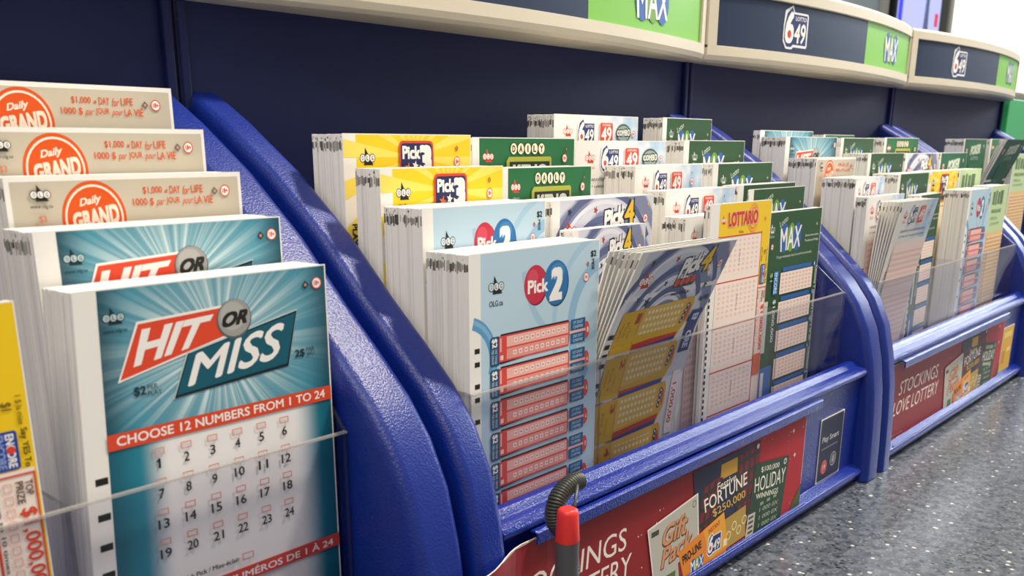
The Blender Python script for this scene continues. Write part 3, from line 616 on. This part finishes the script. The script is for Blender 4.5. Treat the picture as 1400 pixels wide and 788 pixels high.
def unit(u, label, card_label, card=True, sticker='safe'):
    X = (u-1)*P
    t = thing('slip_dispenser', label, 'display stand', (X, 0, 0), 0, 'blue slip dispensers along the counter')
    m = MB(); m.box((.0012, .1487, .0), (.3985, .158, .3246), NAVY)
    m.box((.0012, .1455, .2), (.0052, .1487, .2685), NAVY); m.box((.3945, .1455, .2), (.3985, .1487, .2685), NAVY)
    m.build('back_panel', t, .0008)
    fin(.0035, .0205, True, t); fin(.3760, .3975, False, t)
    dx, dy = (.0115, .0155) if u == 0 else (0, 0)
    # stepped tray, one flight per pocket
    m = MB(); m.box((.0206, .0005, .0005), (.3759, .1486, .0055), BLUE)
    for c in range(4):
        ys = ROWY[u][c]; x0 = POCKET[c]+.0012; x1 = (POCKET[c+1]-.0004) if c < 3 else .3755
        edges = [.0012+dy]+[y-.0012 for y in ys[1:]]+[.1486]
        prof = [(.1486, .0056), (.1486, STEP[4])]
        for k in range(4, -1, -1): prof += [(edges[k], STEP[k])]+([(edges[k], STEP[k-1])] if k else [])
        prof += [(edges[0], .0056)]
        m.prism(prof, x0, x1, BLUE)
    m.build('stepped_tray', t)
    # front wall with rolled ledge and the channel for the card
    L = [(.0035, .0005), (.0035, .0795), (.0022, .0808), (-.001, .0806), (-.0024, .0792), (-.0036, .0778), (-.0062, .0772), (-.0088, .0762), (-.0100, .0746), (-.0098, .0728), (-.0080, .0712),
         (-.0062, .0708), (-.0062, .0125), (-.0085, .0115), (-.0125, .0098), (-.0132, .0078), (-.0122, .0058), (-.0085, .0005)]
    m = MB(); m.prism(L, .0206, .3758, RAIL)
    m.prism([(-.0135, .0668), (-.0135, .0716), (-.0122, .0722), (-.0098, .0722), (-.0098, .0711), (-.0124, .0711), (-.0127, .0706), (-.0127, .0668)], .036, .300, RAIL)
    m.prism([(-.0122, .0058), (-.0122, .0108), (-.0112, .0112), (-.0112, .0058)], .036, .29, RAIL)
    r_ = m.build('front_rail', t, .0007); r_.scale.z = .88 if u == 0 else 1
    # clear pockets
    Ya, za = .0048+dy, (.1197 if u == 0 else .1258)
    m = MB()
    xs = [p+dx for p in POCKET]
    if u == 0: xs[3] = .2782
    m.box((xs[0], Ya, .0107), (xs[4], Ya+.0016, za-.0007), ACR); m.box((xs[0], Ya, za-.0007), (xs[4], Ya+.0016, za), ACE)
    m.build('clear_front', t)
    for c in range(5):
        m = MB(); x = xs[c]; w = .0014; yb = ROWY[u][min(c, 3)][1]-.0016
        z1 = za+.028 if c == 4 else za+.001
        y0 = Ya+.0017
        v = [(x-w/2, y0, .012), (x+w/2, y0, .012), (x+w/2, yb, .012), (x-w/2, yb, .012), (x-w/2, y0, za), (x+w/2, y0, za), (x+w/2, yb, z1), (x-w/2, yb, z1)]
        m.add(v, [(0, 3, 2, 1), (1, 2, 6, 5), (3, 0, 4, 7)], ACR); m.add(v, [(4, 5, 6, 7), (0, 1, 5, 4), (2, 3, 7, 6)], ACD)
        m.build('clear_divider', t)
    header(t, HEAD)
    # sticker on the rail
    s = Art(35, 41)
    if sticker == 'safe':
        s.rrect(.3, .3, 34.7, 40.7, 2, '#8d8f96'); s.rrect(.9, .9, 34.1, 40.1, 1.8, '#262c44')
        s.t('Play Smart', 4, 12, 29, 16.6, '#d8d8dc', .01); s.rect(3.6, 19.4, 28, 20.2, '#7d8292'); s.ell(9.6, 32, 4.6, 4.6, '#c9605c'); s.ring(23, 29.6, 4.6, .6, '#b9b9b6'); s.ell(23, 29.6, 3.4, 3.4, '#7c7f84'); s.t('19', 7.4, 30.4, 11.6, 33.6, '#e9cdc8'); s.t('i', 22.4, 27.6, 23.6, 31.6, '#d9d9d6')
    else:
        s.rrect(.3, .3, 34.7, 40.7, 2, '#e0b13a'); s.rect(4, 5, 30, 10, '#efd27c'); s.rect(4, 22, 14, 34, '#c98a2c'); s.rect(18, 20, 30, 24, '#f0dc9a')
    fn = lambda x, v, d: (.3165+x*.001, -.0064-d, .0545-v*.001)
    s.build('information_sticker', t, fn, .0003, 4e-5, True)
    if card:
        global CARDMESH
        k = thing('sign_card', card_label, 'sign', (X+(-.0105 if u == 1 else .0235), -.0098 if u == 1 else -.0090, .0085), 0, 'red sign cards in the front rails')
        if CARDMESH is None:
            CARDMESH = CARD.build('printed_card', k, card_fn if u == 1 else None, .0005, 4e-5, True)
        # straight copy for the other units
    UNITS.append(t)
    return t
LAB = ['blue slip dispenser nearest the camera, holding the teal and the grey-and-orange slips', 'blue slip dispenser in the middle, with the pen in front of its red card',
       'third blue slip dispenser along, with the small yellow sticker on its rail', 'farthest blue slip dispenser, mostly hidden behind the others']
def straight_card(u, label):
    k = thing('sign_card', label, 'sign', ((u-1)*P+.0225, -.0066, .0085), 0, 'red sign cards in the front rails')
    CARD.build('printed_card', k, lambda x, v, d: (x*.001*.985, -d, .060-v*.001), .0005, 4e-5, True)
for u in range(4):
    unit(u, LAB[u], 'red sign card springing out of the rail beside the pen', card=(u == 1), sticker='safe' if u != 2 else 'yellow')
straight_card(2, 'red sign card in the rail of the third dispenser, its whole slogan showing')
straight_card(3, 'red sign card in the rail of the farthest dispenser')

# ------------------------------------------------------------------ piles of slips
def bend_fn(kind, k=1.0):
    if kind is None: return lambda v: 0
    tab = {'flop': [(0, -.0290), (20, -.0200), (42, -.0105), (66, -.0040), (92, -.0006), (110, 0), (200, 0)], 'slump': [(0, -.016), (30, -.010), (60, -.005), (100, 0), (200, 0)],
           'tilt': [(0, -.030), (40, -.014), (80, -.004), (120, 0), (200, 0)]}[kind]
    def f(v):
        for (a, p), (b_, q) in zip(tab, tab[1:]):
            if v <= b_:
                t = (v-a)/(b_-a); return (p+(q-p)*t)*k
        return 0
    return f
GROUPS = {'hit': 'teal sunburst slips', 'grand': 'grey slips with an orange disc', 'pick2': 'pale blue slips', 'pick3': 'yellow slips with a navy badge', 'keno': 'green slips with round letters', '649': 'pale sky slips', '649c': 'white combo slips',
          'max': 'dark green slips', 'maxc': 'dark green combo slips', 'lottario': 'yellow slips with red lettering', 'pick4': 'grey-blue swirl slips', 'poker': 'green card-game slips', 'pale': 'pale green and orange slips'}
def pile(u, col, row, design, x0, zt, thick, W, label, bend=None, rz=0, dy=0, fan=0., band=True, seed=0, skew=0.):
    rnd = random.Random(seed*131+u*17+col*5+row)
    Y = ROWY[u][col][row-1]+dy; z0 = STEP[row-1]; H = (zt-z0)*1000
    t = thing('lottery_slip_stack', label, 'slip stack', (x0, Y, z0+.0002), rz, GROUPS[design]+' in the dispensers')
    k = W/83.; A = ARTS[design]; f0 = bend_fn(bend)
    if bend:
        fn = lambda x, v, d: (x*.001*k, f0(v*H/A.H)-d, (H-v*H/A.H)*.001)
        A2 = A; A2.build('front_slip', t, fn, .0003, 9e-5, True)
    else:
        if skew:
            A.build('front_slip', t, lambda x, v, d: (x*.001*k-skew*(1-x/83.)*v*1e-3, -d, (H-v*H/A.H)*.001), .0003, 4e-5, True)
        else:
            if design not in MESH: MESH[design] = A.build('front_slip')
            o = link('front_slip', MESH[design], t); o.scale = (k, 1, H/A.H)
    n = max(3, int(thick/.0007)); m = MB(); nv = 14 if bend else 1; th = thick/n
    HH = H-.2
    for i in range(n):
        y0 = i*th; y1 = y0+th*rnd.uniform(.975, 1.0); jx = rnd.gauss(0, .0001); jz = abs(rnd.gauss(0, .00015)); jr = rnd.gauss(0, .0001)
        f = bend_fn(bend, 1-fan*i/n); mt = PAPER if rnd.random() < .8 else PAPER2
        if rnd.random() < .05: y1 = y0+th*.7
        vs = []
        for j in range(nv+1):
            v = HH*j/nv; z = (HH-v)*.001-(jz if j == 0 else 0); off = f(v)
            sk = -skew*v*1e-3
            vs += [(jx+sk, y0+off, z), (W*.001+jr, y0+off, z), (W*.001+jr, y1+off, z), (jx+sk, y1+off, z)]
        fs = [(0, 1, 2, 3), (4*nv+3, 4*nv+2, 4*nv+1, 4*nv)]
        for j in range(nv):
            for q in range(4): fs.append((4*j+q, 4*j+4+q, 4*j+4+(q+1) % 4, 4*j+(q+1) % 4))
        m.add(vs, fs, mt)
        if band and rnd.random() < .9:                           # black timing marks printed over the edge of every slip
            for v0, v1, pr in ((3.0, 6.2, .97), (1.4, 2.0, .3)):
                if rnd.random() < pr:
                    a = v0+rnd.uniform(-.6, .6); b_ = v1+rnd.uniform(-1.2, .8); xx = jx-2e-5; m.add([(xx, y0+f(a), (HH-a)*.001), (xx, y1+f(a), (HH-a)*.001), (xx, y1+f(b_), (HH-b_)*.001), (xx, y0+f(b_), (HH-b_)*.001)], [(0, 1, 2, 3)], rnd.choice((MARK, ink('#8d8985', .8), ink('#a9a6a1', .8))))
    m.build('slip_block', t)
    return t
# near dispenser
pile(0, 3, 1, 'hit', -.1115, .1755, .0165, 84.0, 'front stack of teal sunburst slips showing the whole grid of numbers', skew=.05, seed=1)
pile(0, 3, 2, 'hit', -.1112, .1900, .0185, 81.3, 'teal sunburst slips standing right behind the large front stack', seed=2)
pile(0, 3, 3, 'grand', -.1079, .2038, .0185, 78.5, 'grey slips with orange disc, lowest of the three, with the black agency mark', seed=3)
pile(0, 3, 4, 'grand', -.1087, .2177, .0190, 79.7, 'grey slips with orange disc, middle of the three stacks', seed=4)
pile(0, 3, 5, 'grand', -.1065, .2323, .0190, 82.0, 'grey slips with orange disc, topmost stack by the navy back panel', seed=5)
pile(0, 2, 1, 'lottario', -.2099, .1758, .0030, 82, 'yellow and pink slip with sideways lettering at the left of the front teal stack', seed=6)
# middle dispenser
pile(1, 0, 1, 'pick2', .0217, .1758, .0210, 79.2, 'thick front stack of pale blue slips with five red rows, behind the pen', dy=.0024, seed=7)
pile(1, 0, 2, 'pick2', .0214, .1908, .0200, 71.5, 'pale blue slips standing behind the thick front pale blue stack', seed=8)
pile(1, 0, 3, 'pick3', .0214, .2044, .0132, 69.9, 'front one of the two yellow stacks with navy badges', seed=9)
pile(1, 0, 4, 'pick3', .0214, .2169, .0180, 71.9, 'rear one of the two yellow stacks with navy badges, by the curved cheek', seed=10)
pile(1, 1, 1, 'pick4', .1042, .1782, .0070, 56, 'upright grey-blue swirl slips peeking out between pale blue and flopping stack', dy=.013, seed=11)
pile(1, 1, 1, 'pick4', .1042, .1712, .0055, 79.8, 'grey-blue swirl slips flopping forward out of their pocket', 'flop', fan=.45, dy=.0068, seed=12)
pile(1, 1, 2, 'pick4', .1030, .1900, .0175, 79.5, 'upright grey-blue swirl slips below the round-lettered green stacks', seed=13)
pile(1, 1, 3, 'keno', .0945, .2034, .0150, 65.2, 'front one of two green stacks with round white letters', seed=14)
pile(1, 1, 4, 'keno', .0981, .2160, .0180, 75.2, 'rear one of two green stacks with round white letters', seed=15)
pile(1, 2, 1, 'lottario', .2024, .1850, .0035, 66, 'yellow slip with red title standing beside the flopping swirl stack', seed=16, dy=-.003)
pile(1, 2, 1, '649', .1895, .1792, .0130, 62, 'white slips hidden behind the yellow slip with red title, only edges showing', dy=.0035, seed=17)
pile(1, 2, 2, '649', .2003, .1908, .0130, 72.4, 'pale sky slips with two badges, lowest of the four sky stacks', seed=18)
pile(1, 2, 3, '649', .2025, .2027, .0190, 68.5, 'pale sky slips with a broad white side, above the lowest sky stack', seed=19, rz=.0)
pile(1, 2, 4, '649c', .1785, .2150, .0180, 86.1, 'white combo slips beside the rear round-lettered green stack', seed=20)
pile(1, 2, 5, '649c', .1913, .2285, .0180, 80, 'white combo slips standing topmost by the navy back panel', seed=21)
pile(1, 3, 1, 'max', .2752, .1768, .0040, 80.3, 'tall front dark green slips with white number panels behind clear acrylic', seed=22)
pile(1, 3, 2, 'max', .2957, .1884, .0007, 75.5, 'thin dark green slips just behind the tall front green stack', dy=-.0012, seed=23)
pile(1, 3, 2, 'max', .2957, .1906, .0105, 75.5, 'dark green slips whose edge just tops the thin green slips', dy=.0055, seed=24)
pile(1, 3, 3, 'max', .2893, .2026, .0170, 76.4, 'dark green slips with coloured ovals, middle of the green flight', seed=25)
pile(1, 3, 4, 'maxc', .2906, .2156, .0170, 76, 'dark green combo slips, lower of the pair', seed=26)
pile(1, 3, 5, 'maxc', .3013, .2290, .0140, 60, 'dark green combo slips, topmost by the back panel', seed=27)
# third dispenser
pile(2, 0, 1, '649', .4222, .1802, .0074, 70, 'white slips at the front corner of the third dispenser, broad white side', dy=.003, seed=30)
pile(2, 0, 1, '649', .4300, .1775, .0050, 69, 'slips fanning forward in front of the white corner stack', 'slump', fan=.75, dy=-.0028, seed=31)
pile(2, 0, 2, '649', .4250, .1920, .0230, 53, 'pale sky slips with red badge in the third dispenser', seed=32)
pile(2, 0, 3, 'grand', .4214, .2048, .0195, 69, 'cream slips with orange disc in the third dispenser', seed=33)
pile(2, 0, 4, 'hit', .4214, .2187, .0180, 88, 'teal sunburst slips with thick white side in the third dispenser', seed=34)
pile(2, 0, 5, 'hit', .4214, .2230, .0050, 88, 'thin teal slips rising behind the far teal stack', seed=35)
pile(2, 1, 1, 'max', .5175, .1780, .0085, 58, 'dark green slips between two broad white stack sides at the far front', rz=.05, seed=36)
pile(2, 1, 2, 'max', .5161, .1928, .0190, 68, 'dark green slips left of the small yellow stack', seed=37)
pile(2, 1, 3, 'max', .5177, .2073, .0190, 76.6, 'dark green slips left of the lilac swirl stack', seed=38)
pile(2, 1, 4, 'max', .5191, .2185, .0170, 67.1, 'dark green slips right of the far teal stack', seed=39)
pile(2, 1, 5, 'keno', .5330, .2210, .0140, 62, 'round-lettered green slips in the rear row of the third dispenser', seed=40)
pile(2, 2, 1, 'pick2', .6105, .1790, .0190, 62, 'pale blue slips with red rows at the far front', dy=-.0085, seed=41)
pile(2, 2, 2, 'pick3', .5985, .1930, .0180, 74, 'small yellow stack with navy badge in the third dispenser', seed=42)
pile(2, 2, 3, 'pick4', .6032, .2066, .0180, 82, 'lilac swirl slips in the third dispenser', seed=43)
pile(2, 2, 4, 'keno', .6120, .2192, .0160, 84, 'round-lettered green slips in the rear middle of the third dispenser', seed=44)
pile(2, 3, 1, 'pale', .7050, .1790, .0160, 55, 'pale green and orange slips at the right end of the third dispenser, front row', seed=45)
pile(2, 3, 2, 'pale', .6911, .1928, .0160, 66, 'pale green slips beside the small yellow stack', seed=46)
pile(2, 3, 3, 'poker', .6960, .2067, .0170, 78, 'upright green card-game slips beside the lilac swirl stack', seed=47)
# farthest dispenser
pile(3, 0, 4, 'poker', .8240, .2195, .0180, 78, 'white-sided stack at the left end of the farthest dispenser', seed=50)
pile(3, 0, 4, 'poker', .8480, .2193, .0020, 80, 'green card-game slips tilting forward in the farthest dispenser', 'tilt', fan=.2, dy=-.003, seed=51)
pile(3, 1, 3, 'pale', .9260, .2048, .0190, 74, 'pale green and orange slips in the farthest dispenser', seed=52)
pile(3, 1, 4, 'keno', .9150, .2198, .0170, 80, 'round-lettered green slips in the farthest dispenser', seed=53)

# ------------------------------------------------------------------ pen on its coiled cord
def pen():
    x, y = .0286, -.0330
    t = thing('tethered_pen', 'grey pen with red tip section standing before the red card, on a coiled cord', 'pen', (x, y, 0))
    g = plastic('grey_rubber', '#4c4d50', .5, .1, 900); r = plastic('red_plastic', '#e0332f', .4, .05, 900); k = plastic('dark_cord', '#3a3d38', .38, 0, 500)
    m = MB(); m.tube([(0, 0, .0), (0, 0, .0006), (0, 0, .004), (0, 0, .0095), (0, 0, .0105)], [.012, .0128, .0128, .0085, .0056], g, 24); m.build('holder', t)
    m = MB(); m.tube([(0, 0, .0107), (0, 0, .030), (0, 0, .0765)], [.0041, .0042, .0044], g, 24); m.build('barrel', t)
    m = MB(); m.tube([(0, 0, .0766), (0, 0, .0772), (0, 0, .0872), (0, 0, .0886), (0, 0, .0891)], [.0043, .0045, .0039, .0036, .0028], r, 24); m.build('tip_section', t)
    pts = [(.0325, -.033, .0888), (.0345, -.0320, .0912), (.0400, -.0285, .0935)]
    m = MB(); m.tube([(p[0]-x, p[1]-y, p[2]) for p in pts+[(.0442, -.025, .0922)]], .0006, k, 8); m.build('cord_strand', t)
    path = [Vector(p) for p in ((.0470, -.0240, .0925), (.0420, -.0245, .0930), (.0365, -.0245, .0913), (.0325, -.0245, .0876), (.0318, -.0245, .0826), (.0345, -.0245, .0775), (.0390, -.0245, .0715), (.0425, -.0245, .0650), (.0440, -.0245, .0580), (.0440, -.0245, .0480), (.0425, -.0245, .0380), (.0400, -.0250, .0240))]
    def cat(q):
        n = len(path)-1; i = min(int(q*n), n-1); s = q*n-i; p0, p1, p2, p3 = path[max(i-1, 0)], path[i], path[i+1], path[min(i+2, n)]
        return .5*((2*p1)+(p2-p0)*s+(2*p0-5*p1+4*p2-p3)*s*s+(3*p1-p0-3*p2+p3)*s**3)
    n = 1500; turns = 62; out = []
    for i in range(n+1):
        q = i/n; p = cat(q); d = (cat(min(q+.004, 1))-cat(max(q-.004, 0))).normalized(); a = Vector((0, 1, 0)); a = (a-d*a.dot(d)).normalized(); b_ = d.cross(a)
        R = .0030 if q < .42 else .0030-.0010*min(1, (q-.42)/.15)
        th = q*turns*2*math.pi; out.append(p+(a*math.cos(th)+b_*math.sin(th))*R-Vector((x, y, 0)))
    m = MB(); m.tube(out, .00062, k, 6); m.build('coiled_cord', t)
pen()

# ------------------------------------------------------------------ things beyond the dispensers
t = thing('green_display_stand', 'green display panel past the end of the farthest dispenser', 'display stand', (1.203, .10, 0))
m = MB(); m.box((.0, .0, .0), (.3, .05, .004), ink('#2d7a4c', .4)); m.build('foot', t)
m = MB(); m.box((.0, .04, .0041), (.3, .05, .272), ink('#3aa866', .4)); m.build('panel', t, .001)
def emit(name, c, s):
    m, tr, b = base(name); b.inputs['Base Color'].default_value = lin(c); b.inputs['Emission Color'].default_value = lin(c); b.inputs['Emission Strength'].default_value = s; return m
t = thing('light_box', 'glowing white light box on the back wall', 'light box', (5.36, 1.55, .5))
m = MB(); m.box((-.06, -.02, -.02), (2.2, .049, 1.2), ink('#c9c9bd', .5)); m.build('casing', t, .004)
m = MB(); m.box((0, -.03, .04), (2.16, -.0205, 1.16), emit('white_light_panel', '#fdfdf4', 1.6)); m.build('light_panel', t)
t = thing('tower_screen', 'wall screen showing a thin tower on a lavender sky', 'screen', (4.57, 1.55, .5))
m = MB(); m.box((-.02, -.015, -.02), (.71, .049, 1.0), ink('#23302f', .4)); m.build('screen_frame', t, .004)
m = MB(); m.box((0, -.02, .02), (.58, -.0155, .96), emit('lavender_picture', '#b7bdf2', .95)); m.box((0, -.021, .02), (.05, -.0202, .96), emit('blue_picture_edge', '#3a41f0', .9))
m.add([(.34, -.0212, .2), (.42, -.0212, .2), (.405, -.0212, .36), (.395, -.0212, .9), (.375, -.0212, .9), (.355, -.0212, .36)], [(0, 1, 2, 3, 4, 5)], emit('tower_picture', '#59628c', .7))
m.add([(.5, -.0212, .28), (.55, -.0212, .28), (.55, -.0212, .34), (.5, -.0212, .34)], [(0, 1, 2, 3)], emit('red_picture', '#e0405c', .8)); m.build('screen_picture', t)
t = thing('wall_poster', 'pale blue poster panel left of the tower screen', 'poster', (3.9, 1.58, .5))
m = MB(); m.box((-.6, 0, 0), (.55, .019, 1.1), ink('#c4d6e6', .5)); m.build('sheet', t); m = MB(); m.box((.555, -.02, 0), (.63, .019, 1.1), ink('#cfd0c8', .5)); m.build('trim_strip', t)
bpy.data.scenes.remove(TS)
